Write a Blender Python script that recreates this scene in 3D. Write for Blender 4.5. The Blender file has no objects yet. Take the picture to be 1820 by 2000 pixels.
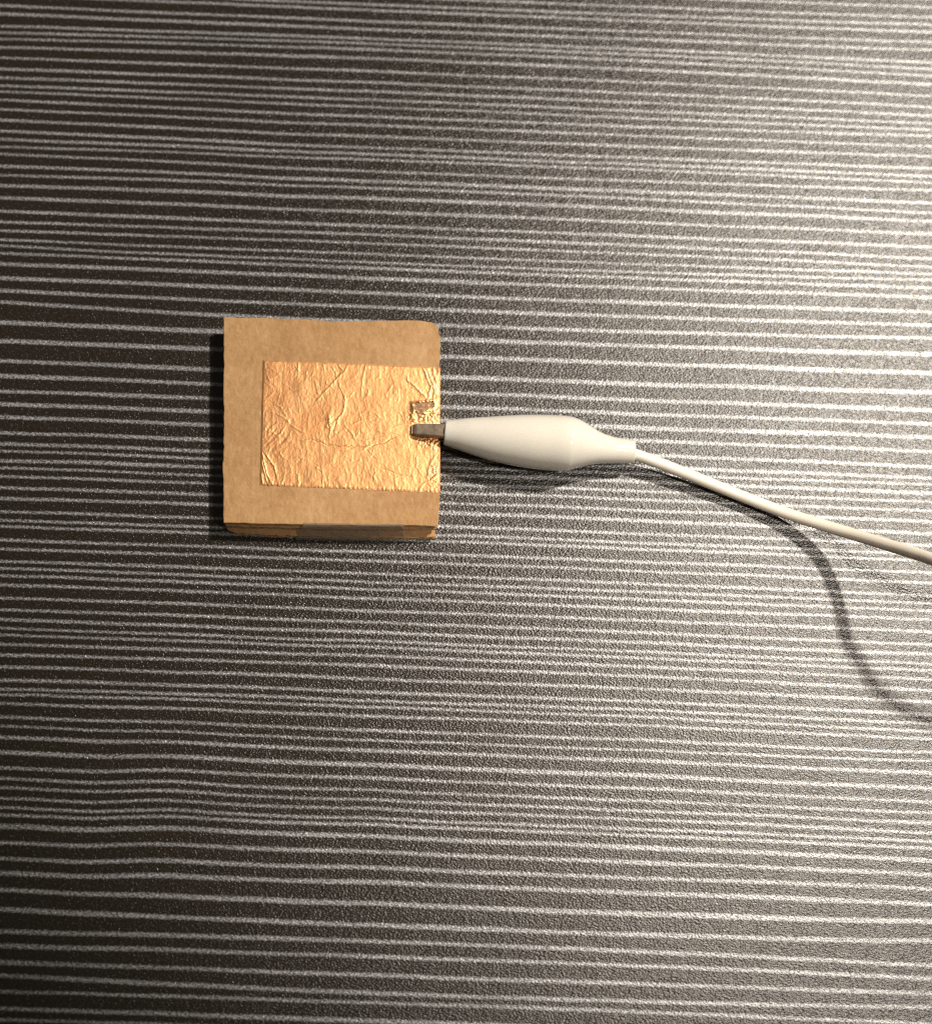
import bpy, bmesh, math, random
import numpy as np
from mathutils import Vector, Matrix

random.seed(7)
rng = np.random.default_rng(11)
scene = bpy.context.scene
col = scene.collection

# ------------------------------------------------------------------ camera
# metres; 0.1 mm of table top per photo pixel at the centre of the picture
PW, PH = 1820.0, 2000.0
DIST, PITCH, CAMX = 0.22, 14.0, -0.010
CAM = Vector((CAMX, -DIST * math.sin(math.radians(PITCH)), DIST * math.cos(math.radians(PITCH))))
FWD = (-CAM).normalized()
RIGHT = FWD.cross(Vector((0, 1, 0))).normalized()
UP = RIGHT.cross(FWD)
FOC = CAM.length / 1e-4
cam_data = bpy.data.cameras.new('camera')
cam_data.sensor_fit = 'HORIZONTAL'
cam_data.sensor_width = 36.0
cam_data.lens = 36.0 * FOC / PW
cam_data.clip_start = 0.01
cam_data.clip_end = 20.0
cam_data.dof.use_dof = True
cam_data.dof.focus_distance = 0.213
cam_data.dof.aperture_fstop = 11.5
cam = bpy.data.objects.new('camera', cam_data)
cam.matrix_world = Matrix((
    (RIGHT.x, UP.x, -FWD.x, CAM.x),
    (RIGHT.y, UP.y, -FWD.y, CAM.y),
    (RIGHT.z, UP.z, -FWD.z, CAM.z),
    (0, 0, 0, 1)))
col.objects.link(cam)
scene.camera = cam

# ------------------------------------------------------------------ room light
world = bpy.data.worlds.new('World')
scene.world = world
world.use_nodes = True
bg = world.node_tree.nodes['Background']
bg.inputs['Color'].default_value = (1.0, 0.86, 0.70, 1)
bg.inputs['Strength'].default_value = 0.06

def lamp(name, kind, loc, power, colour, radius=0.0065, aim=None, cone=30.0, blend=0.4):
    l = bpy.data.lights.new(name, kind)
    l.energy = power
    l.color = colour
    l.shadow_soft_size = radius
    o = bpy.data.objects.new(name, l)
    o.location = loc
    if kind == 'SPOT':
        l.spot_size = math.radians(cone)
        l.spot_blend = blend
        o.rotation_euler = (Vector(aim) - Vector(loc)).to_track_quat('-Z', 'Y').to_euler()
    col.objects.link(o)
    return o

WARM = (1.0, 0.925, 0.83)
# a fitting with three small bulbs, up and to the right; beam narrowed to stand in for the unseen phone's shadow at near left
for loc in ((0.428, 0.325, 0.70), (0.446, 0.330, 0.70), (0.455, 0.352, 0.70)):
    lamp('narrowed_bulb', 'SPOT', loc, 13.8, WARM, aim=(0.085, 0.105, 0), cone=28.2, blend=0.5)
# two more lower on the right, beam narrowed to keep their light off the left side
for loc in ((0.335, -0.12, 0.70), (0.370, -0.155, 0.70)):
    lamp('narrowed_bulb', 'SPOT', loc, 7.8, WARM, aim=(0.115, -0.06, 0), cone=27.0, blend=0.85)

scene.view_settings.view_transform = 'Standard'
scene.view_settings.look = 'None'
scene.view_settings.exposure = 0.0
scene.view_settings.gamma = 1.0
scene.view_settings.use_curve_mapping = False
scene.render.engine = 'CYCLES'
scene.cycles.use_denoising = False
scene.cycles.filter_width = 1.15
scene.cycles.max_bounces = 8
scene.cycles.caustics_reflective = False
scene.cycles.caustics_refractive = False

# ------------------------------------------------------------------ helpers
def at(px, py, z=0.0):
    """the point at height z (metres) seen at a photo pixel"""
    d = FWD * FOC + RIGHT * (px - PW / 2) + UP * (PH / 2 - py)
    t = (z - CAM.z) / d.z
    return CAM + d * t

def obj(name, verts, faces, mat, parent=None, smooth=True, **props):
    me = bpy.data.meshes.new(name)
    me.from_pydata([tuple(v) for v in verts], [], faces)
    me.update()
    if smooth:
        me.polygons.foreach_set('use_smooth', [True] * len(me.polygons))
    me.materials.append(mat)
    o = bpy.data.objects.new(name, me)
    col.objects.link(o)
    if parent is not None:
        o.parent = parent
        o.matrix_parent_inverse = parent.matrix_world.inverted()
    for k, v in props.items():
        o[k] = v
    return o

def thing(name, loc, label, cat):
    o = bpy.data.objects.new(name, None)
    o.empty_display_size = 0.005
    o.location = loc
    col.objects.link(o)
    bpy.context.view_layer.update()
    o['label'] = label
    o['category'] = cat
    return o

class Nodes:
    def __init__(self, name):
        self.m = bpy.data.materials.new(name)
        self.m.use_nodes = True
        self.t = self.m.node_tree
        self.b = self.t.nodes['Principled BSDF']
    def n(self, kind, **kw):
        nd = self.t.nodes.new('ShaderNode' + kind)
        for k, v in kw.items():
            if k in nd.inputs:
                nd.inputs[k].default_value = v
            else:
                setattr(nd, k, v)
        return nd
    def l(self, a, b):
        self.t.links.new(a, b)
    def set(self, **kw):
        for k, v in kw.items():
            self.b.inputs[k.replace('_', ' ')].default_value = v
    def coords(self, scale=(1, 1, 1), rot=(0, 0, 0)):
        tc = self.n('TexCoord')
        mp = self.n('Mapping')
        mp.inputs['Scale'].default_value = scale
        mp.inputs['Rotation'].default_value = rot
        self.l(tc.outputs['Object'], mp.inputs['Vector'])
        return mp.outputs['Vector']
    def noise(self, vec, scale, detail=2.0, rough=0.5):
        nd = self.n('TexNoise', Scale=scale, Detail=detail, Roughness=rough)
        self.l(vec, nd.inputs['Vector'])
        return nd.outputs['Fac']
    def ramp(self, fac, stops):
        r = self.n('ValToRGB')
        el = r.color_ramp.elements
        while len(el) < len(stops):
            el.new(0.5)
        for e, (p, c) in zip(el, stops):
            e.position = p
            e.color = tuple(c) + (1,) if len(c) == 3 else c
        self.l(fac, r.inputs['Fac'])
        return r.outputs['Color']
    def math(self, op, a, b=None, clamp=False):
        m = self.n('Math', operation=op, use_clamp=clamp)
        for i, v in enumerate((a, b)):
            if v is None:
                continue
            if isinstance(v, (int, float)):
                m.inputs[i].default_value = v
            else:
                self.l(v, m.inputs[i])
        return m.outputs[0]
    def mix(self, fac, a, b, blend='MIX'):
        m = self.n('Mix', data_type='RGBA', blend_type=blend)
        for s, v in (('Factor', fac), ('A', a), ('B', b)):
            i = [x for x in m.inputs if x.name == s and x.enabled][0]
            if isinstance(v, (int, float)):
                i.default_value = v
            elif isinstance(v, tuple):
                i.default_value = v + (1,) if len(v) == 3 else v
            else:
                self.l(v, i)
        return [x for x in m.outputs if x.enabled][0]
    def bump(self, height, dist, strength=1.0, normal=None):
        b = self.n('Bump', Strength=strength, Distance=dist)
        self.l(height, b.inputs['Height'])
        if normal is not None:
            self.l(normal, b.inputs['Normal'])
        self.l(b.outputs['Normal'], self.b.inputs['Normal'])
        return b.outputs['Normal']

# value noise for modelling
def vnoise(x, y, seed=0):
    x = np.asarray(x, float); y = np.asarray(y, float)
    xi = np.floor(x).astype(int); yi = np.floor(y).astype(int)
    fx = x - xi; fy = y - yi
    fx = fx * fx * (3 - 2 * fx); fy = fy * fy * (3 - 2 * fy)
    def h(a, b):
        n = (a * 374761393 + b * 668265263 + seed * 974711) & 0x7fffffff
        n = ((n ^ (n >> 13)) * 1274126177) & 0x7fffffff
        return ((n ^ (n >> 16)) & 0xffff) / 65535.0 * 2 - 1
    return (h(xi, yi) * (1 - fx) + h(xi + 1, yi) * fx) * (1 - fy) + \
           (h(xi, yi + 1) * (1 - fx) + h(xi + 1, yi + 1) * fx) * fy

# ------------------------------------------------------------------ materials
def mat_table():
    k = Nodes('striped_vinyl')
    v = k.coords()
    at_ = k.n('Attribute', attribute_name='stripe')
    n_edge = k.noise(v, 1900, 3.0, 0.65)
    s = k.math('ADD', at_.outputs['Fac'], k.math('MULTIPLY', k.math('SUBTRACT', n_edge, 0.5), 1.6))
    s = k.math('MULTIPLY', k.math('SUBTRACT', s, 0.12), 1.15, clamp=True)
    fade = k.noise(k.coords((0.35, 1, 1)), 140, 2.0, 0.6)
    fade = k.math('MULTIPLY', k.math('SUBTRACT', fade, 0.05), 1.5, clamp=True)
    s = k.math('MULTIPLY', s, k.math('ADD', k.math('MULTIPLY', fade, 0.55), 0.45))
    fib = k.noise(k.coords((1, 1.6, 1), (0, 0, 0.6)), 2000, 2.0, 0.6)
    light = k.ramp(fib, [(0.38, (0.10, 0.101, 0.106)), (0.62, (0.52, 0.515, 0.515))])
    dark = k.ramp(fib, [(0.3, (0.0125, 0.0100, 0.0070)), (0.75, (0.036, 0.028, 0.020))])
    c = k.mix(s, dark, light)
    g1 = k.noise(k.coords((1, 1.25, 1), (0, 0, 0.5)), 2500, 1.2, 0.5)
    g2 = k.noise(v, 700, 1.0, 0.5)
    hgt = k.math('ADD', g1, k.math('MULTIPLY', g2, 0.35))
    b = k.n('Bump', Strength=1.0, Distance=0.000148)
    k.l(hgt, b.inputs['Height'])
    dif = k.n('BsdfDiffuse'); k.l(c, dif.inputs['Color']); k.l(b.outputs['Normal'], dif.inputs['Normal'])
    glo = k.n('BsdfAnisotropic', distribution='BECKMANN', Roughness=0.36)
    glo.inputs['Color'].default_value = (1.0, 0.985, 0.955, 1)
    k.l(b.outputs['Normal'], glo.inputs['Normal'])
    mx = k.n('MixShader')
    k.l(k.math('ADD', k.math('MULTIPLY', s, 0.070), 0.058), mx.inputs[0])
    k.l(dif.outputs[0], mx.inputs[1]); k.l(glo.outputs[0], mx.inputs[2])
    k.l(mx.outputs[0], k.t.nodes['Material Output'].inputs['Surface'])
    return k.m

def mat_card():
    k = Nodes('brown_cardboard')
    v = k.coords()
    big = k.noise(v, 90, 3.0, 0.6)
    fine = k.noise(k.coords((1, 0.45, 1)), 1500, 3.0, 0.7)
    f = k.math('ADD', k.math('MULTIPLY', big, 0.45), k.math('MULTIPLY', fine, 0.55))
    c = k.ramp(f, [(0.34, (0.36, 0.19, 0.078)), (0.5, (0.46, 0.262, 0.114)), (0.66, (0.55, 0.335, 0.16))])
    k.l(c, k.b.inputs['Base Color'])
    k.set(Roughness=0.75)
    k.b.inputs['Specular IOR Level'].default_value = 0.25
    h = k.math('ADD', k.noise(v, 1100, 3.0, 0.6), k.math('MULTIPLY', big, 2.0))
    k.bump(h, 0.00016, 1.0)
    return k.m

def mat_card_edge():
    k = Nodes('cardboard_cut_edge')
    v = k.coords((1, 1, 3))
    f = k.noise(v, 900, 3.0, 0.7)
    c = k.ramp(f, [(0.3, (0.22, 0.125, 0.055)), (0.7, (0.44, 0.265, 0.12))])
    k.l(c, k.b.inputs['Base Color'])
    k.set(Roughness=0.85)
    k.bump(f, 0.0003, 0.8)
    return k.m

def mat_copper():
    k = Nodes('copper_foil')
    v = k.coords()
    f = k.noise(v, 160, 3.0, 0.6)
    c = k.ramp(f, [(0.3, (0.94, 0.46, 0.19)), (0.7, (0.97, 0.53, 0.235))])
    k.l(c, k.b.inputs['Base Color'])
    k.set(Metallic=1.0, Roughness=0.50)
    k.bump(k.noise(k.coords((1, 0.5, 1)), 1900, 2.0, 0.6), 0.00004, 0.8)
    return k.m

def mat_plain(name, colr, rough, spec=0.5, **kw):
    k = Nodes(name)
    k.set(Base_Color=colr + (1,), Roughness=rough)
    k.b.inputs['Specular IOR Level'].default_value = spec
    k.set(**kw)
    return k

def mat_steel():
    k = Nodes('dull_steel')
    v = k.coords()
    f = k.noise(v, 700, 3.0, 0.65)
    c = k.ramp(f, [(0.3, (0.26, 0.195, 0.14)), (0.7, (0.50, 0.39, 0.29))])
    k.l(c, k.b.inputs['Base Color'])
    k.set(Metallic=0.6, Roughness=0.45)
    k.bump(k.noise(v, 2500, 2.0), 0.00004, 0.6)
    return k.m

def mat_boot():
    k = Nodes('white_vinyl_sleeve')
    k.set(Base_Color=(0.72, 0.675, 0.585, 1), Roughness=0.09)
    k.b.inputs['Specular IOR Level'].default_value = 0.5
    k.bump(k.noise(k.coords(), 90, 1.0), 0.00020, 0.4)
    k.b.inputs['Subsurface Weight'].default_value = 0.35
    k.b.inputs['Subsurface Radius'].default_value = (1.0, 0.75, 0.5)
    k.b.inputs['Subsurface Scale'].default_value = 0.0016
    return k.m

def mat_wire():
    k = Nodes('white_wire_insulation')
    k.set(Base_Color=(0.79, 0.73, 0.62, 1), Roughness=0.34)
    k.b.inputs['Subsurface Weight'].default_value = 0.5
    k.b.inputs['Subsurface Radius'].default_value = (1.0, 0.75, 0.5)
    k.b.inputs['Subsurface Scale'].default_value = 0.0010
    return k.m

def mat_film():
    k = Nodes('clear_film')
    k.set(Base_Color=(0.33, 0.27, 0.20, 1), Roughness=0.22)
    a = k.math('MULTIPLY', k.math('SUBTRACT', k.noise(k.coords(), 190, 3.0, 0.6), 0.22), 0.85, clamp=True)
    k.l(a, k.b.inputs['Alpha'])
    k.bump(k.noise(k.coords(), 700, 3.0, 0.6), 0.0002, 0.7)
    return k.m

M_TABLE, M_CARD, M_EDGE, M_COPPER = mat_table(), mat_card(), mat_card_edge(), mat_copper()
M_STEEL, M_BOOT, M_WIRE, M_FILM = mat_steel(), mat_boot(), mat_wire(), mat_film()

# ------------------------------------------------------------------ table top with printed stripes
# every stripe: height in the picture at three columns (left, middle, right) and its width
SX = (50.0, 960.0, 1750.0)
STRIPES = [
 (-58,-20,11,7),(-37,1,31,7),(-22,17.5,45.6,7),(-10,28.8,60,7),
 (11.9,50,79.4,6.5),(27.8,65.6,94.4,7.5),(51.2,83.8,118,7.5),(64,93.8,130.6,6),(76.5,105.6,143.8,6.5),(93.1,123.1,161,8),
 (114,148.1,183.8,6),(135.6,170,205,7),(153.1,187.5,222.5,6.5),(168.8,203.8,238,6),(180.4,218.1,250.6,5.5),(196.9,236.3,263,6.5),
 (215.2,253.5,283,6.5),(236.2,275,302.5,7.5),
 (257.5,296.9,325.6,7),(273.5,309.4,340.6,7),(287.9,320,353,5.5),(302.3,342.5,369,6),(325.6,361.9,393,9),(342.8,375.6,412,6),
 (363.1,396.3,428.8,9),(387.5,422.5,453.8,8.5),(413.5,449.4,478.8,8),(433.8,466.9,501,7),(451.3,483.8,517.5,6),(469.4,505,532.5,5.5),
 (481.9,521.3,545,5.5),(495.6,532.5,560,7),
 (516.3,551.9,578,9.5),(543.8,580.6,607,9.5),(569.4,608.1,633,9),(593.1,638.1,659,9.5),(631.9,665.6,690,11.5),(668.1,700,726,12),
 (706.9,740,764,11.5),(735.6,770.6,798,10),
 (765,798.1,825,9.5),(790,825,851,11.5),(815.6,850,879,9),(846.3,878,909,8.5),(867.5,901,931,8.5),(881.9,915.6,944,6),
 (900.6,930,961,9),(915,948.8,978,6),(931.9,965,995,6),(954.4,985.6,1016,7),(974.4,1005,1039,9),(999.8,1031.3,1062,7),
 (1017.3,1048.8,1080,6.5),(1030,1061.3,1092.5,7),(1056.9,1086.9,1116,7),(1073.8,1104.4,1136,6),(1097.3,1128.8,1161,7),
 (1111.3,1145,1176,6),(1125.6,1159.4,1191,6.5),(1143.8,1177.5,1207.5,7),(1169.4,1201.3,1231,7),(1192.5,1224.4,1257,6.5),
 (1211.3,1244.4,1276,7.5),(1228.1,1261.9,1294,5.5),(1241.5,1273.8,1307,6.5),
 (1259.4,1290.6,1324,7),(1280,1309.4,1345,7.5),(1303.8,1334.4,1368,7.5),(1329.4,1360,1392.5,7.5),(1346.5,1376.9,1410.6,6.5),
 (1357.5,1390,1425.6,5.5),(1375.6,1407.5,1440,6),(1402.5,1435.6,1467.5,6.5),(1420,1455,1485,4),(1441.9,1475.6,1507.5,9.5),
 (1471.3,1504.4,1537.5,11),(1501.5,1530,1563.8,8),(1522.8,1553.8,1585.6,6.5),(1540.6,1572.5,1605,6.5),(1561.9,1589.4,1623.8,6.5),
 (1580,1608.1,1640,7),(1593.8,1620.6,1654,7),(1615.6,1643.8,1677.5,11.5),(1646.9,1673.8,1706,10.5),(1678.1,1705,1734,10),
 (1706.9,1733.8,1763.8,12.5),(1740.6,1775.6,1799,13),(1779.4,1816.9,1837.5,12.5),(1821.9,1848.1,1882.5,10.5),(1850,1877.5,1908.8,10),
 (1881.9,1913.8,1939,11),(1909.4,1948.8,1967.5,11),(1939.4,1967.5,1997.5,8.5),(1973.1,2003,2033,10.5),(1994.4,2025,2055,7.5),
]

def build_table():
    X0, X1, Y0, Y1 = -0.30, 0.36, -0.26, 0.30
    cols = np.linspace(X0, X1, 265)
    lines = []                      # (centre curve over cols, half width)
    for i, (a, b, c, w) in enumerate(STRIPES):
        P = [at(SX[j], y) for j, y in enumerate((a, b, c))]
        xs = np.array([p.x for p in P]); ys = np.array([p.y for p in P])
        q = np.polyfit(xs, ys, 2)
        xc = np.clip(cols, -0.105, 0.105)
        y = np.polyval(q, xc) + (2 * q[0] * xc + q[1]) * (cols - xc)
        y = y + 0.00010 * vnoise(cols * 55, np.full_like(cols, i * 0.37), 3) \
              + 0.00006 * vnoise(cols * 190, np.full_like(cols, i * 0.9), 5)
        # local waves in the print
        for (hx, hy, sx, sy, dy) in ((340, 1580, 95, 150, 4.5), (165, 1590, 75, 150, -3.0), (715, 1570, 60, 60, 2.5), (740, 1760, 90, 60, 3.0), (1250, 1440, 80, 70, 2.0), (560, 300, 120, 120, -2.0)):
            g = at(hx, hy)
            y = y + dy * 1e-4 * np.exp(-((cols - g.x) / (sx * 1e-4)) ** 2 - ((y - g.y) / (sy * 1e-4)) ** 2)
        scale = (at(SX[1], b - w / 2) - at(SX[1], b + w / 2)).length
        wid = 0.285 * scale * (1.0 + 0.22 * vnoise(cols * 60, np.full_like(cols, i * 1.7), 9))
        lines.append((y, wid))
    # the print goes on outside the picture
    top = lines[0][0]; bot = lines[-1][0]
    y = top.copy()
    while y.min() < Y1 - 0.012:
        y = y + random.uniform(0.0014, 0.0042)
        lines.insert(0, (y.copy(), np.full_like(y, random.uniform(0.0003, 0.0006))))
    y = bot.copy()
    while y.max() > Y0 + 0.012:
        y = y - random.uniform(0.0014, 0.0042)
        lines.append((y.copy(), np.full_like(y, random.uniform(0.0003, 0.0006))))
    rows = [np.full_like(cols, Y1)]; val = [0.0]
    SOFT = 0.00030
    for yy, ww in lines:
        cand = [(yy + ww + SOFT, 0.0), (yy + ww - SOFT * 0.5, 1.0), (yy - ww + SOFT * 0.5, 1.0), (yy - ww - SOFT, 0.0)]
        for r, vv in cand:
            r = np.minimum(r, rows[-1] - 0.00002)
            rows.append(r); val.append(vv)
    rows.append(np.minimum(np.full_like(cols, Y0), rows[-1] - 0.00002)); val.append(0.0)
    R = np.array(rows); nr, nc = R.shape
    verts = np.zeros((nr, nc, 3)); verts[..., 0] = cols[None, :]; verts[..., 1] = R
    V = verts.reshape(-1, 3)
    idx = np.arange(nr * nc).reshape(nr, nc)
    F = np.stack([idx[:-1, :-1], idx[1:, :-1], idx[1:, 1:], idx[:-1, 1:]], -1).reshape(-1, 4)
    top_v = [tuple(v) for v in V]
    faces = [tuple(int(q) for q in f) for f in F]
    # rim of the slab
    loop = list(idx[0, :]) + list(idx[1:, -1]) + list(idx[-1, -2::-1]) + list(idx[-2:0:-1, 0])
    base = len(top_v)
    for i in loop:
        x, yv, _ = top_v[i]
        top_v.append((x, yv, -0.018))
    n = len(loop)
    for i in range(n):
        j = (i + 1) % n
        faces.append((int(loop[i]), int(loop[j]), base + j, base + i))
    o = obj('table_top', top_v, faces, M_TABLE, smooth=False)
    o['kind'] = 'structure'
    o['label'] = 'dark table top printed with thin wavy grey stripes'
    a = o.data.attributes.new('stripe', 'FLOAT', 'POINT')
    s = np.zeros(len(top_v), np.float32)
    s[:nr * nc] = np.repeat(np.array(val, np.float32), nc)
    a.data.foreach_set('value', s)
build_table()

# ------------------------------------------------------------------ cardboard block
T = 0.0050
def rough_outline(pts, z, step=0.0007, amp=0.00010, seed=0):
    """photo outline at height z as a finely broken, slightly ragged loop"""
    P = [at(x, y, z) for x, y in pts]
    out = []
    for i, a in enumerate(P):
        b = P[(i + 1) % len(P)]
        d = (b - a); L = d.length
        n = max(1, int(L / step))
        nrm = Vector((d.y, -d.x, 0)).normalized()
        for k in range(n):
            q = a + d * (k / n)
            j = float(vnoise(q.x * 900 + 31, q.y * 900 + 17, seed)) * amp + float(vnoise(q.x * 300, q.y * 300, seed + 5)) * amp * 0.5
            out.append(q + nrm * j)
    return out

def sheet(name, loop, z0, z1, parent, core=0.00045, seed=0, label=None):
    """one sheet of corrugated board: two liners with the core set back between them"""
    n = len(loop)
    cx = sum(p.x for p in loop) / n; cy = sum(p.y for p in loop) / n
    # inward direction per vertex
    inn = []
    for i in range(n):
        t = loop[(i + 1) % n] - loop[i - 1]
        v = Vector((-t.y, t.x, 0)).normalized()
        if v.dot(Vector((cx, cy, 0)) - Vector((loop[i].x, loop[i].y, 0))) < 0:
            v = -v
        inn.append(v)
    h = z1 - z0; li = min(0.00032, h * 0.22)
    prof = [(z0, 0.00010), (z0 + 0.00008, 0.0), (z0 + li, 0.00002), (z0 + li * 1.25, core), (z1 - li * 1.25, core),
            (z1 - li, 0.00002), (z1 - 0.00008, 0.0), (z1, 0.00011)]
    verts = []
    for z, ins in prof:
        for i in range(n):
            wob = 1.0
            if ins == core:
                wob = 0.45 + 1.2 * abs(float(vnoise(i * 0.45, z * 4000, seed)))
            p = loop[i] + inn[i] * ins * wob
            verts.append((p.x, p.y, z))
    faces = []
    for r in range(len(prof) - 1):
        for i in range(n):
            j = (i + 1) % n
            faces.append((r * n + i, r * n + j, (r + 1) * n + j, (r + 1) * n + i))
    faces.append(tuple(range(n - 1, -1, -1)))
    faces.append(tuple((len(prof) - 1) * n + i for i in range(n)))
    o = obj(name, verts, faces, M_CARD, parent, smooth=False)
    bm = bmesh.new(); bm.from_mesh(o.data)
    bmesh.ops.recalc_face_normals(bm, faces=bm.faces)
    bm.to_mesh(o.data); bm.free()
    o.data.materials.append(M_EDGE)
    for i, p in enumerate(o.data.polygons):
        if 2 * n <= i < 5 * n:
            p.material_index = 1
    if label:
        o['label'] = label
    return o

OUT_TOP = [(436.5,1021),(436,985),(436,930),(435.3,905),(436.8,880),(437,840),(438,800),(436,772),(435.6,752),(437.4,720),(437,660),(436,619),
           (520,621),(600,623),(650,627),(740,626),(820,626),(842,629),(852,634),(857,643),
           (859,668),(859,700),(857,715),(857,760),(858,800),(859,880),(859,960),(857,1000),(856,1020),(854,1027),
           (790,1026),(700,1026),(640,1025),(560,1024),(500,1022)]
block = thing('cardboard_pad', at(640, 840, 0), 'small square stack of brown cardboard with a copper foil patch on top', 'cardboard pad')
block.location.z = 0
bpy.context.view_layer.update()
sheet('cardboard_sheet', rough_outline(OUT_TOP, T, seed=2), 0.00345, T, block, seed=1)
OUT_MID = [(441,1027),(436,980),(435,940),(438,900),(440,850),(438,800),(436,770),(440,720),(441,640),(444,632),
           (600,634),(820,637),(848,642),(852,660),(853,800),(822,806),(822,884),(854,884),(854,1000),(853,1031),(760,1034),(640,1033),(540,1031)]
sheet('cardboard_sheet', rough_outline(OUT_MID, 0.0034, seed=7), 0.00178, 0.00340, block, seed=4)
OUT_LOW = [(462,1043),(446,1036),(441,1020),(440,980),(443,900),(442,800),(444,700),(447,646),
           (600,646),(830,648),(848,656),(850,800),(851,1000),(851,1050),(790,1052),(700,1051),(600,1049),(540,1047)]
sheet('cardboard_sheet', rough_outline(OUT_LOW, 0.0010, seed=12), 0.0, 0.00172, block, seed=9)

# clear sticky tape folded over the near edge
def film():
    us = np.linspace(0, 1, 40)
    prof = [((592, 1021), (788, 1023.5), T + 0.00004), ((592, 1023), (788, 1025.5), T + 0.00005),
            ((592, 1025), (788, 1027.5), T + 0.00004), ((588, 1029), (790, 1030.5), 0.0044),
            ((584, 1037), (791, 1040), 0.0030), ((580, 1049), (791, 1053), 0.0016), ((578, 1054), (790, 1057), 0.0004)]
    verts, faces = [], []
    for r, (a, b, z) in enumerate(prof):
        for u in us:
            p = at(a[0] + (b[0] - a[0]) * u, a[1] + (b[1] - a[1]) * u, z)
            w = float(vnoise(u * 17, r * 0.8, 21)) * 0.00010
            verts.append((p.x, p.y - (0 if r < 3 else 0.00012) + w * (r > 2), p.z + (0.00003 + abs(w) * 0.3) * (r < 3)))
    n = len(us)
    for r in range(len(prof) - 1):
        for i in range(n - 1):
            faces.append((r * n + i, (r + 1) * n + i, (r + 1) * n + i + 1, r * n + i + 1))
    o = obj('clear_tape', verts, faces, M_FILM, block)
    o['label'] = 'clear sticky tape folded over the near edge'
    md = o.modifiers.new('thick', 'SOLIDIFY'); md.thickness = 0.00004
film()

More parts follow.
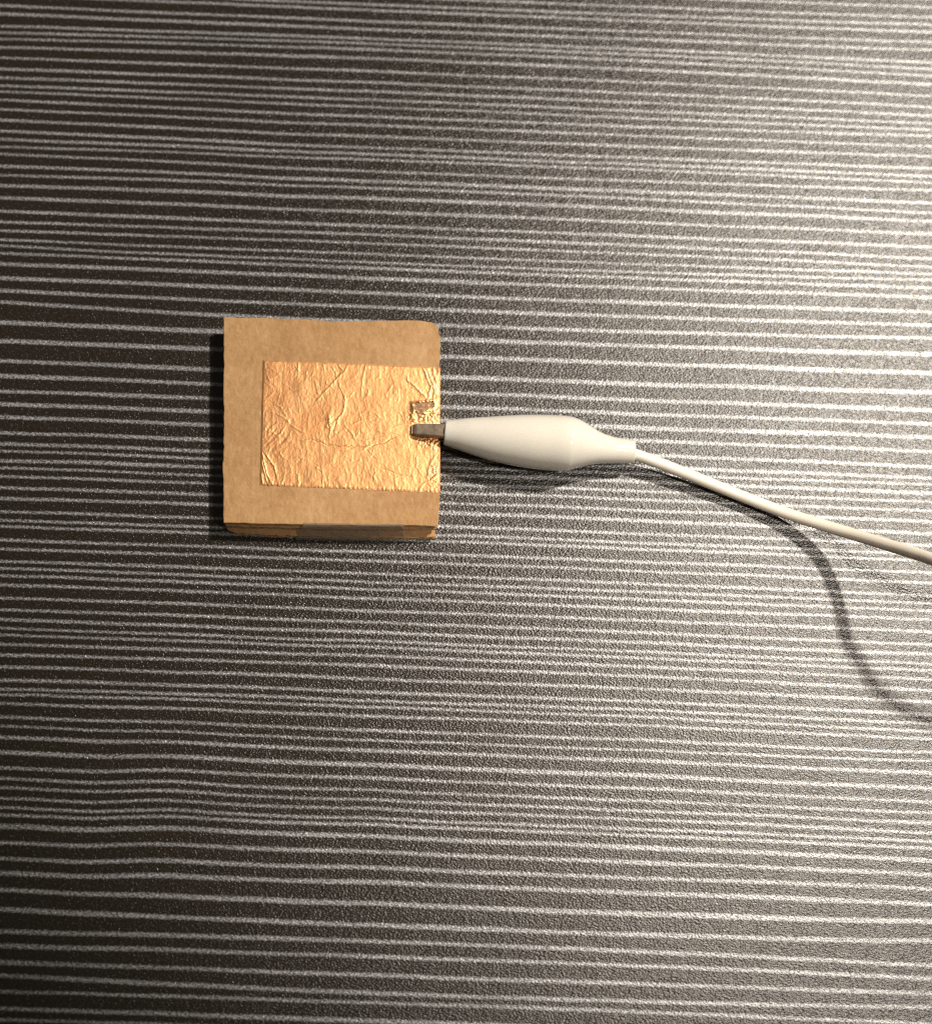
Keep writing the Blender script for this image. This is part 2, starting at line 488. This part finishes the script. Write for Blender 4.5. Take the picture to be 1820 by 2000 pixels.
# ------------------------------------------------------------------ copper foil
def foil():
    # local frame in photo pixels; creases traced as poly-lines (crop coordinates / 4.44 + offset)
    def c(*pts):
        return [(480 + x / 4.44, 680 + y / 4.44) for x, y in pts]
    ridges = [  # (poly-line, amplitude mm, half width px)
        (c((890,120),(862,200),(790,262),(700,360),(632,440),(585,495)), 0.085, 2.2),
        (c((792,275),(830,370),(866,450),(842,560),(772,640),(735,700),(722,825)), 0.085, 2.0),
        (c((870,440),(905,420),(940,380)), 0.05, 1.6),
        (c((842,560),(800,620),(780,690),(770,760)), 0.08, 1.8),
        (c((800,130),(815,175),(850,205)), 0.08, 1.8),
        (c((1040,130),(1012,260),(1000,430)), 0.06, 2.0),
        (c((1040,135),(1060,180)), 0.05, 1.6),
        (c((455,130),(448,275)), 0.05, 1.6),
        (c((668,130),(690,215)), 0.07, 1.9),
        (c((600,290),(640,440)), 0.05, 1.6),
        (c((660,230),(655,380)), 0.035, 1.8),
        (c((1245,205),(1215,275)), 0.05, 1.6),
        (c((1272,310),(1218,392)), 0.06, 1.6),
        (c((1265,230),(1290,330)), 0.04, 2.0),
        (c((1385,265),(1480,350),(1575,445)), 0.13, 2.6),
        (c((1535,160),(1585,290),(1605,330),(1580,445)), 0.15, 2.4),
        (c((1560,165),(1605,260),(1640,380),(1620,450)), 0.13, 2.0),
        (c((1620,165),(1650,300),(1655,430)), 0.09, 2.0),
        (c((920,670),(1000,630),(1130,600)), 0.06, 1.6),
        (c((1000,812),(1150,782),(1290,752)), 0.06, 1.8),
        (c((1270,690),(1340,672),(1420,668)), 0.07, 1.8),
        (c((1190,745),(1300,740),(1340,745)), 0.05, 1.8),
        (c((1008,892),(1088,838)), 0.11, 1.6),
        (c((430,990),(482,940)), 0.06, 1.4),
        (c((150,885),(205,970),(260,1060),(268,1160)), 0.12, 2.2),
        (c((138,900),(182,1090),(232,1195)), 0.12, 2.0),
        (c((132,960),(160,1080),(192,1195)), 0.11, 1.9),
        (c((128,1080),(150,1190)), 0.09, 1.8),
        (c((300,1195),(335,1140)), 0.06, 1.6),
        (c((1118,1040),(1112,1155)), 0.08, 1.5),
        (c((655,1015),(672,1130),(665,1215)), 0.06, 1.8),
        (c((1285,1060),(1300,1230)), 0.05, 1.8),
        (c((1485,935),(1476,1030),(1530,1110)), 0.06, 1.7),
        (c((1500,1240),(1570,1150)), 0.09, 1.8),
        (c((1690,1060),(1600,1150),(1540,1180)), 0.08, 2.0),
        (c((1660,900),(1600,1000),(1570,1140)), 0.08, 2.4),
        (c((148,462),(240,455)), 0.05, 1.4),
        (c((172,275),(270,250)), 0.05, 1.4),
        (c((380,655),(340,600),(262,570)), 0.07, 2.0),
        (c((380,655),(330,540)), 0.05, 1.8),
        (c((380,655),(280,650),(205,705),(190,760)), 0.07, 2.0),
        (c((380,655),(430,700),(520,740)), 0.06, 2.0),
        (c((330,690),(250,800),(190,860)), 0.04, 1.6),
        (c((400,740),(310,830),(250,900)), 0.04, 1.6),
        (c((960,470),(1000,610),(1005,760)), 0.05, 2.0),
        (c((860,670),(930,760),(960,820)), 0.05, 1.8),
    ]
    scratches = [
        (c((470,795),(520,790),(590,800),(700,838),(810,852),(940,856),(1100,848),(1190,825),(1270,788),(1330,745)), -0.13, 1.1),
        (c((1120,1036),(1200,1050),(1310,1098),(1380,1110),(1460,1115)), -0.10, 1.0),
        (c((1040,880),(1080,930)), -0.04, 0.7),
    ]
    TL, TR, BR, BL = (513.5, 703.5), (858.5, 717.5), (858.5, 962), (507.5, 948)
    NU, NV = 420, 310
    u = np.linspace(0, 1, NU)[None, :]; v = np.linspace(0, 1, NV)[:, None]
    X = (TL[0] * (1 - u) + TR[0] * u) * (1 - v) + (BL[0] * (1 - u) + BR[0] * u) * v
    Y = (TL[1] * (1 - u) + TR[1] * u) * (1 - v) + (BL[1] * (1 - u) + BR[1] * u) * v
    # slightly uneven cut edges
    Y = Y + (vnoise(X / 14, X * 0 + 3, 31) * 0.8) * (1 - np.clip(v * 40, 0, 1)) + (vnoise(X / 3.2, X * 0 + 9, 33) * 0.9) * np.clip(v * 40 - 39, 0, 1)
    H = np.zeros_like(X)
    wx = X + 1.3 * vnoise(X / 6, Y / 6, 41); wy = Y + 1.3 * vnoise(X / 6, Y / 6, 42)
    for pts, amp, w in ridges + scratches:
        best = np.full_like(X, 1e9); par = np.zeros_like(X); sg = np.zeros_like(X)
        L = [0.0]
        for a, b in zip(pts[:-1], pts[1:]):
            L.append(L[-1] + math.hypot(b[0] - a[0], b[1] - a[1]))
        for k, (a, b) in enumerate(zip(pts[:-1], pts[1:])):
            dx, dy = b[0] - a[0], b[1] - a[1]; ll = math.hypot(dx, dy)
            t = np.clip(((wx - a[0]) * dx + (wy - a[1]) * dy) / (ll * ll), 0, 1)
            ex, ey = wx - a[0] - t * dx, wy - a[1] - t * dy
            d = np.hypot(ex, ey); m = d < best
            best = np.where(m, d, best); par = np.where(m, (L[k] + t * ll) / L[-1], par)
            sg = np.where(m, np.sign(ex * dy - ey * dx), sg)
        taper = np.clip(np.minimum(par, 1 - par) * 5 + 0.25, 0, 1)
        ww = w * 0.72
        H += amp * taper * (np.exp(-np.abs(best / ww) ** 1.4) + 0.25 * np.exp(-(best / (w * 3)) ** 2) * sg)
    H *= 0.72
    # many short random creases
    rr = random.Random(5)
    for _ in range(110):
        cx, cy = rr.uniform(515, 852), rr.uniform(712, 952)
        an = rr.gauss(math.pi / 2, 0.65); ln = rr.uniform(4, 15); am = rr.uniform(0.018, 0.05); w = rr.uniform(0.9, 1.5)
        ca, sa = math.cos(an), math.sin(an)
        t = (wx - cx) * ca + (wy - cy) * sa; d = -(wx - cx) * sa + (wy - cy) * ca + 0.02 * rr.uniform(-1, 1) * t * t
        H += am * np.exp(-np.abs(d / w) ** 1.4) * np.exp(-(t / ln) ** 4)
    # a net of fine shallow folds
    for sx, sy, a, sd in ((11, 17, 0.020, 81), (6, 9, 0.011, 82), (17, 9, 0.016, 83)):
        qx = X + 3.0 * vnoise(X / 15, Y / 15, sd + 10); qy = Y + 3.0 * vnoise(X / 15, Y / 15, sd + 20)
        H += a * (1 - np.minimum(1, np.abs(vnoise(qx / sx, qy / sy, sd)) * 3.0)) ** 1.5
    # standing ripples, mostly vertical
    H += 0.014 * vnoise(X / 6.0 + 0.8 * vnoise(X / 30, Y / 30, 50), Y / 24, 51)
    H += 0.009 * vnoise(X / 3.2, Y / 7, 52)
    H += 0.008 * vnoise(X / 1.8, Y / 2.2, 53)
    H += 0.05 * vnoise(X / 28, Y / 28, 54)
    swirl = np.exp(-(((X - 545) / 30) ** 2 + ((Y - 860) / 28) ** 2))
    H += 0.05 * swirl * vnoise((X * 0.75 + Y * 0.65) / 3.4, (X * 0.65 - Y * 0.75) / 26, 57)
    H += 0.05 * vnoise(X / 3.3, X * 0 + 2, 55) * np.clip((v - 0.955) / 0.045, 0, 1)
    right = np.clip((X - 835) / 20, 0, 1)
    H += 0.06 * right * vnoise((X + Y * 0.4) / 4.5, (Y - X * 0.5) / 7, 56)
    # crumpled zones round the tear and beside the jaw
    def blob(cx, cy, rx, ry):
        return np.exp(-(((X - cx) / rx) ** 2 + ((Y - cy) / ry) ** 2))
    cr = np.clip(blob(836, 812, 26, 14) + 0.9 * blob(842, 862, 24, 12) + 0.6 * blob(806, 815, 8, 14)
                 + 0.5 * blob(848, 930, 12, 25) + 0.75 * blob(644, 826, 6, 11), 0, 1)
    H += cr * (0.30 * np.abs(vnoise(X / 5.5, Y / 4.2, 60)) + 0.10 * vnoise(X / 2.6, Y / 2.4, 61) + 0.05)
    # flap lifted along the tear
    H += 0.30 * np.exp(-((Y - 808 - 0.25 * (X - 830)) / 3.2) ** 2) * np.clip(1 - np.abs(X - 830) / 26, 0, 1)
    H += 0.28 * blob(806, 798, 3.0, 9)
    # lifted rim of the tear
    hole = [(803.5, 787), (825, 785), (846, 783), (850, 790), (849, 796), (838, 800), (829, 806), (822, 813), (815, 806), (808, 799)]
    ring = np.full_like(X, 1e9)
    for (x1, y1), (x2, y2) in zip(hole, hole[1:] + hole[:1]):
        ex, ey = x2 - x1, y2 - y1
        t = np.clip(((X - x1) * ex + (Y - y1) * ey) / (ex * ex + ey * ey), 0, 1)
        ring = np.minimum(ring, np.hypot(X - x1 - t * ex, Y - y1 - t * ey))
    H += 0.20 * np.exp(-(ring / 2.6) ** 2) * (0.5 + 0.8 * np.abs(vnoise(X / 6, Y / 6, 91)))
    # pressed flat under the jaw
    press = np.clip(blob(836, 840, 30, 10) * 1.6, 0, 1)
    H = H * (1 - 0.8 * press)
    H -= H.min()
    H = H * 0.75
    edge = np.minimum(np.minimum(u, 1.02 - u) * NU / 4, np.minimum(v, 1 - v) * NV / 4)
    H = H * np.clip(0.35 + edge * 0.65, 0, 1)
    def inside(x, y):
        r = np.zeros_like(x, bool)
        for (x1, y1), (x2, y2) in zip(hole, hole[1:] + hole[:1]):
            cnd = ((y1 > y) != (y2 > y)) & (x < (x2 - x1) * (y - y1) / (y2 - y1 + 1e-9) + x1)
            r ^= cnd
        return r
    jx = X + vnoise(X / 2, Y / 2, 70) * 1.2; jy = Y + vnoise(X / 2, Y / 2, 71) * 1.2
    ins = inside(jx, jy)
    verts = []
    for r in range(NV):
        for k in range(NU):
            z = T + 0.00003 + H[r, k] * 0.001
            p = at(X[r, k], Y[r, k], T)
            verts.append((p.x, p.y, z))
    faces = []
    for r in range(NV - 1):
        for k in range(NU - 1):
            if ins[r, k] and ins[r + 1, k + 1]:
                continue
            a = r * NU + k
            faces.append((a, a + NU, a + NU + 1, a + 1))
    # the foil turns down over the right-hand edge of the board
    base = len(verts)
    for r in range(NV):
        p = at(X[r, -1], Y[r, -1], T)
        w = float(vnoise(r / 9.0, 0.5, 75)) * 0.00008
        verts.append((p.x + 0.00016 + w, p.y, T - 0.00022))
    for r in range(NV):
        x, y, z = verts[base + r]
        verts.append((x - 0.00002, y, T - 0.0012))
    for r in range(NV - 1):
        a = r * NU + NU - 1
        faces.append((a, a + NU, base + r + 1, base + r))
        faces.append((base + r, base + r + 1, base + NV + r + 1, base + NV + r))
    o = obj('copper_foil', verts, faces, M_COPPER, block)
    o['label'] = 'crinkled shiny copper foil patch torn beside the clip'
    # bare gluey board seen through the tear
    g = Nodes('bare_gluey_board')
    f = g.noise(g.coords(), 900, 3.0, 0.65)
    g.l(g.ramp(f, [(0.3, (0.21, 0.11, 0.05)), (0.7, (0.52, 0.30, 0.15))]), g.b.inputs['Base Color'])
    g.set(Roughness=0.35, Metallic=0.15)
    g.bump(f, 0.0002, 0.8)
    vs, fs = [], []
    n = len(hole)
    fine = [(hole[i][0] + (hole[(i + 1) % n][0] - hole[i][0]) * q / 4, hole[i][1] + (hole[(i + 1) % n][1] - hole[i][1]) * q / 4) for i in range(n) for q in range(4)]
    n = len(fine)
    for si, sc in enumerate((1.12, 0.95, 0.75, 0.55, 0.35, 0.15)):
        for x, y in fine:
            p = at(826 + (x - 826) * sc, 795 + (y - 795) * sc, T)
            hz = 0.0 if si == 0 else 0.00006 + 0.00009 * float(vnoise(p.x * 1500, p.y * 1500, 95))
            vs.append((p.x, p.y, T + 0.00001 + max(0, hz)))
        if si:
            for i in range(n):
                k = (i + 1) % n
                fs.append(((si - 1) * n + i, (si - 1) * n + k, si * n + k, si * n + i))
    fs.append(tuple(5 * n + i for i in range(n)))
    t = obj('torn_spot', vs, fs, g.m, o, smooth=False)
    t['label'] = 'dull brown torn spot in the foil'
foil()

# ------------------------------------------------------------------ clip lead: jaws, sleeve, wire
lead = thing('alligator_clip_lead', at(1094, 866, 0), 'white sleeved alligator clip with a thin white wire biting the copper foil', 'clip lead')
lead.location.z = 0
bpy.context.view_layer.update()

def catmull(P, n):
    P = [np.array(p, float) for p in P]
    P = [2 * P[0] - P[1]] + P + [2 * P[-1] - P[-2]]
    out = []
    for i in range(1, len(P) - 2):
        for k in range(n):
            t = k / n
            a, b, c_, d = P[i - 1], P[i], P[i + 1], P[i + 2]
            out.append(0.5 * ((2 * b) + (-a + c_) * t + (2 * a - 5 * b + 4 * c_ - d) * t * t + (-a + 3 * b - 3 * c_ + d) * t ** 3))
    out.append(P[-2])
    return out

def sweep(path, seg, close_ends=True, squash=1.0):
    """path: (x, y, z, radius); rings perpendicular to the path"""
    verts, faces = [], []
    n = len(path)
    for i, p in enumerate(path):
        a = np.array(path[max(0, i - 1)][:3]); b = np.array(path[min(n - 1, i + 1)][:3])
        t = b - a
        if np.linalg.norm(t) < 1e-9:
            t = np.array([1.0, 0, 0])
        t = t / np.linalg.norm(t)
        s = np.cross([0, 0, 1.0], t); s /= np.linalg.norm(s)
        w = np.cross(t, s)
        for k in range(seg):
            an = 2 * math.pi * k / seg
            q = np.array(p[:3]) + (s * math.cos(an) + w * math.sin(an) * squash) * p[3]
            verts.append(tuple(q))
    for i in range(n - 1):
        for k in range(seg):
            j = (k + 1) % seg
            faces.append((i * seg + k, i * seg + j, (i + 1) * seg + j, (i + 1) * seg + k))
    if close_ends:
        faces.append(tuple(range(seg - 1, -1, -1)))
        faces.append(tuple((n - 1) * seg + k for k in range(seg)))
    return verts, faces

# sleeve: photo column, axis row, half height in the picture, axis height in mm
BOOT = [(869, 845, 24.0, 5.55), (884, 846.5, 26.5, 5.55), (915, 850, 33.5, 5.5), (961, 856, 42.0, 5.4), (1000, 859.5, 47.5, 5.35), (1033, 862, 50.8, 5.3),
        (1070, 864.5, 52.6, 5.25), (1096, 866, 53.0, 5.25), (1112, 866.5, 51.5, 5.2), (1128, 868.3, 46.5, 5.1), (1144, 871, 39.8, 4.9), (1166, 875, 31.3, 4.6),
        (1191, 878.7, 26.2, 4.3), (1217, 881, 23.8, 4.1), (1236, 882.3, 22.0, 3.95)]
axis = []
for px, py, hw, z in BOOT:
    p = at(px, py, z * 0.001)
    sc = (at(px, py - hw, z * 0.001) - at(px, py + hw, z * 0.001)).length * 0.5
    axis.append((p.x, p.y, p.z, sc * 0.985))
outer = catmull(axis, 8)
p0, p1 = np.array(outer[0]), np.array(outer[2])
tail = np.array(outer[-1])
dirn = (p1[:3] - p0[:3]); dirn /= np.linalg.norm(dirn)
WALL = 0.00055
inner_tip = [np.append(p0[:3] + dirn * d, p0[3] - WALL + g) for d, g in ((0.006, 0.0), (0.003, 0.0), (0.0006, 0.0), (0.0001, 0.00008))]
lip = [np.append(p0[:3] - dirn * 0.00006, p0[3] - WALL * 0.6), np.append(p0[:3] - dirn * 0.00008, p0[3] - WALL * 0.25)]
tdir = (np.array(outer[-1][:3]) - np.array(outer[-3][:3])); tdir /= np.linalg.norm(tdir)
WIRE_R = 0.00114
end = [np.append(tail[:3] + tdir * 0.00008, tail[3] - 0.00018), np.append(tail[:3] + tdir * 0.00004, WIRE_R + 0.00025),
       np.append(tail[:3] - tdir * 0.0006, WIRE_R + 0.00010), np.append(tail[:3] - tdir * 0.003, WIRE_R + 0.00010)]
v, f = sweep_in = sweep(inner_tip + lip + outer + end, 56, close_ends=False)
sleeve = obj('sleeve', v, f, M_BOOT, lead)

# the ring order doubles back at both mouths, so recompute the rings there with one fixed direction
def fix_rings(o, n_front, n_back, seg, total):
    me = o.data
    def ring(i, centre, rad, d):
        s = np.cross([0, 0, 1.0], d); s /= np.linalg.norm(s); w = np.cross(d, s)
        for k in range(seg):
            an = 2 * math.pi * k / seg
            me.vertices[i * seg + k].co = Vector(centre + (s * math.cos(an) + w * math.sin(an)) * rad)
    rows = inner_tip + lip + list(outer) + end
    for i in range(n_front + 2):
        ring(i, np.array(rows[i][:3]), rows[i][3], dirn)
    for i in range(total - n_back - 1, total):
        ring(i, np.array(rows[i][:3]), rows[i][3], tdir)
    me.update()
fix_rings(sleeve, len(inner_tip) + len(lip), len(end), 56, len(inner_tip) + len(lip) + len(outer) + len(end))
bm = bmesh.new(); bm.from_mesh(sleeve.data); bmesh.ops.recalc_face_normals(bm, faces=bm.faces); bm.to_mesh(sleeve.data); bm.free()

# wire: it droops to the table behind the sleeve, then lifts away to the right
WIRE = [(1205, 879.5, 4.05), (1236, 886, 3.85), (1302, 910, 3.1), (1404, 951, 2.25), (1452, 970.5, 2.0), (1526, 999, 2.5), (1591, 1020.5, 4.2), (1661, 1042, 7.2),
        (1734, 1064.5, 12.0), (1792, 1083, 16.5), (1849, 1101, 21.0)]
WIRE_ON = [(0.0896, -0.0161, 0.0258), (0.0940, -0.0188, 0.0290), (0.0993, -0.0211, 0.0312), (0.1053, -0.0225, 0.0325), (0.1142, -0.0233, 0.0335), (0.1250, -0.0240, 0.0345)]     # metres, on to the right outside the picture
wp = []
for px, py, z in WIRE:
    p = at(px, py, z * 0.001)
    wp.append((p.x, p.y, p.z, WIRE_R))
wp += [q + (WIRE_R,) for q in WIRE_ON]
v, f = sweep(catmull(wp, 10), 24)
obj('wire', v, f, M_WIRE, lead)

# jaws: a folded channel with toothed side walls
def jaw(name, top, parent):
    # centre line and half width in photo pixels, roof height in mm
    if top:
        st = [(805.5, 838.5, 9.8, 5.75), (809, 838, 11.3, 6.25), (814, 837.6, 11.8, 6.55), (840, 838.6, 12.8, 7.0), (868, 839.6, 13.8, 7.5), (920, 845, 14.5, 7.9)]
    else:
        st = [(826, 846, 10.0, 2.95), (830, 846.5, 11.5, 2.80), (846, 848, 12.5, 2.6), (868, 851, 13.5, 2.5), (920, 855, 14.5, 2.4)]
    th = 0.00042
    verts, faces = [], []
    rings = []
    dense = []
    for a, b in zip(st[:-1], st[1:]):
        nn = max(1, int((b[0] - a[0]) / 2.0))
        for k in range(nn):
            t = k / nn
            dense.append(tuple(a[i] + (b[i] - a[i]) * t for i in range(4)))
    dense.append(st[-1])
    sgn = -1.0 if top else 1.0
    for i, (px, py, hw, z) in enumerate(dense):
        z *= 0.001
        c = at(px, py, z)
        w = hw * 1e-4 * 0.97
        tooth = 0.00028 if (i % 2 == 0 and px < 866) else 0.0
        if top:
            low = max(T + 0.00012, min(T + 0.00022 + tooth, z - th * 1.6)) if px < 856 else z - 0.0016
        else:
            low = min(0.00338, z + 0.0004 + 0.0003 - tooth) if px < 856 else z + 0.0012
        bev = 0.00022
        pr = [(-w, low), (-w, z + sgn * bev), (-w + bev, z), (w - bev, z), (w, z + sgn * bev), (w, low),
              (w - th, low), (w - th, z + sgn * th), (-w + th, z + sgn * th), (-w + th, low)]
        for dy, zz in pr:
            verts.append((c.x, c.y + dy, zz))
    n = 10
    for i in range(len(dense) - 1):
        for k in range(n):
            j = (k + 1) % n
            faces.append((i * n + k, i * n + j, (i + 1) * n + j, (i + 1) * n + k))
    faces.append(tuple(range(n)))
    faces.append(tuple((len(dense) - 1) * n + k for k in range(n - 1, -1, -1)))
    if top:    # nose plate closing the channel
        px, py, hw, z = dense[0]
        c = at(px, py, z * 0.001); w = hw * 1e-4 * 0.97; b0 = len(verts)
        x0, x1 = c.x - 0.00028, c.x + 0.00002
        zt, zb = z * 0.001, T + 0.00008
        ww = w * 0.92
        vv = [(x0 + 0.00012, -ww, zt), (x0 + 0.00012, ww, zt), (x0 - 0.00004, -ww, zt - 0.0003), (x0 - 0.00004, ww, zt - 0.0003), (x0, -ww, zb), (x0, ww, zb),
              (x1, -ww, zt), (x1, ww, zt), (x1, -ww, zb), (x1, ww, zb)]
        verts += [(a, c.y + b, d) for a, b, d in vv]
        for q in ((0, 1, 3, 2), (2, 3, 5, 4), (6, 8, 9, 7), (0, 6, 7, 1), (4, 5, 9, 8), (0, 2, 4, 8, 6), (1, 7, 9, 5, 3)):
            faces.append(tuple(b0 + k for k in q))
    o = obj(name, verts, faces, M_STEEL, parent, smooth=False)
    bm = bmesh.new(); bm.from_mesh(o.data); bmesh.ops.recalc_face_normals(bm, faces=bm.faces); bm.to_mesh(o.data); bm.free()
    md = o.modifiers.new('soft', 'BEVEL'); md.width = 0.00008; md.segments = 2; md.limit_method = 'ANGLE'
    return o
jaw('upper_jaw', True, lead)
jaw('lower_jaw', False, lead)
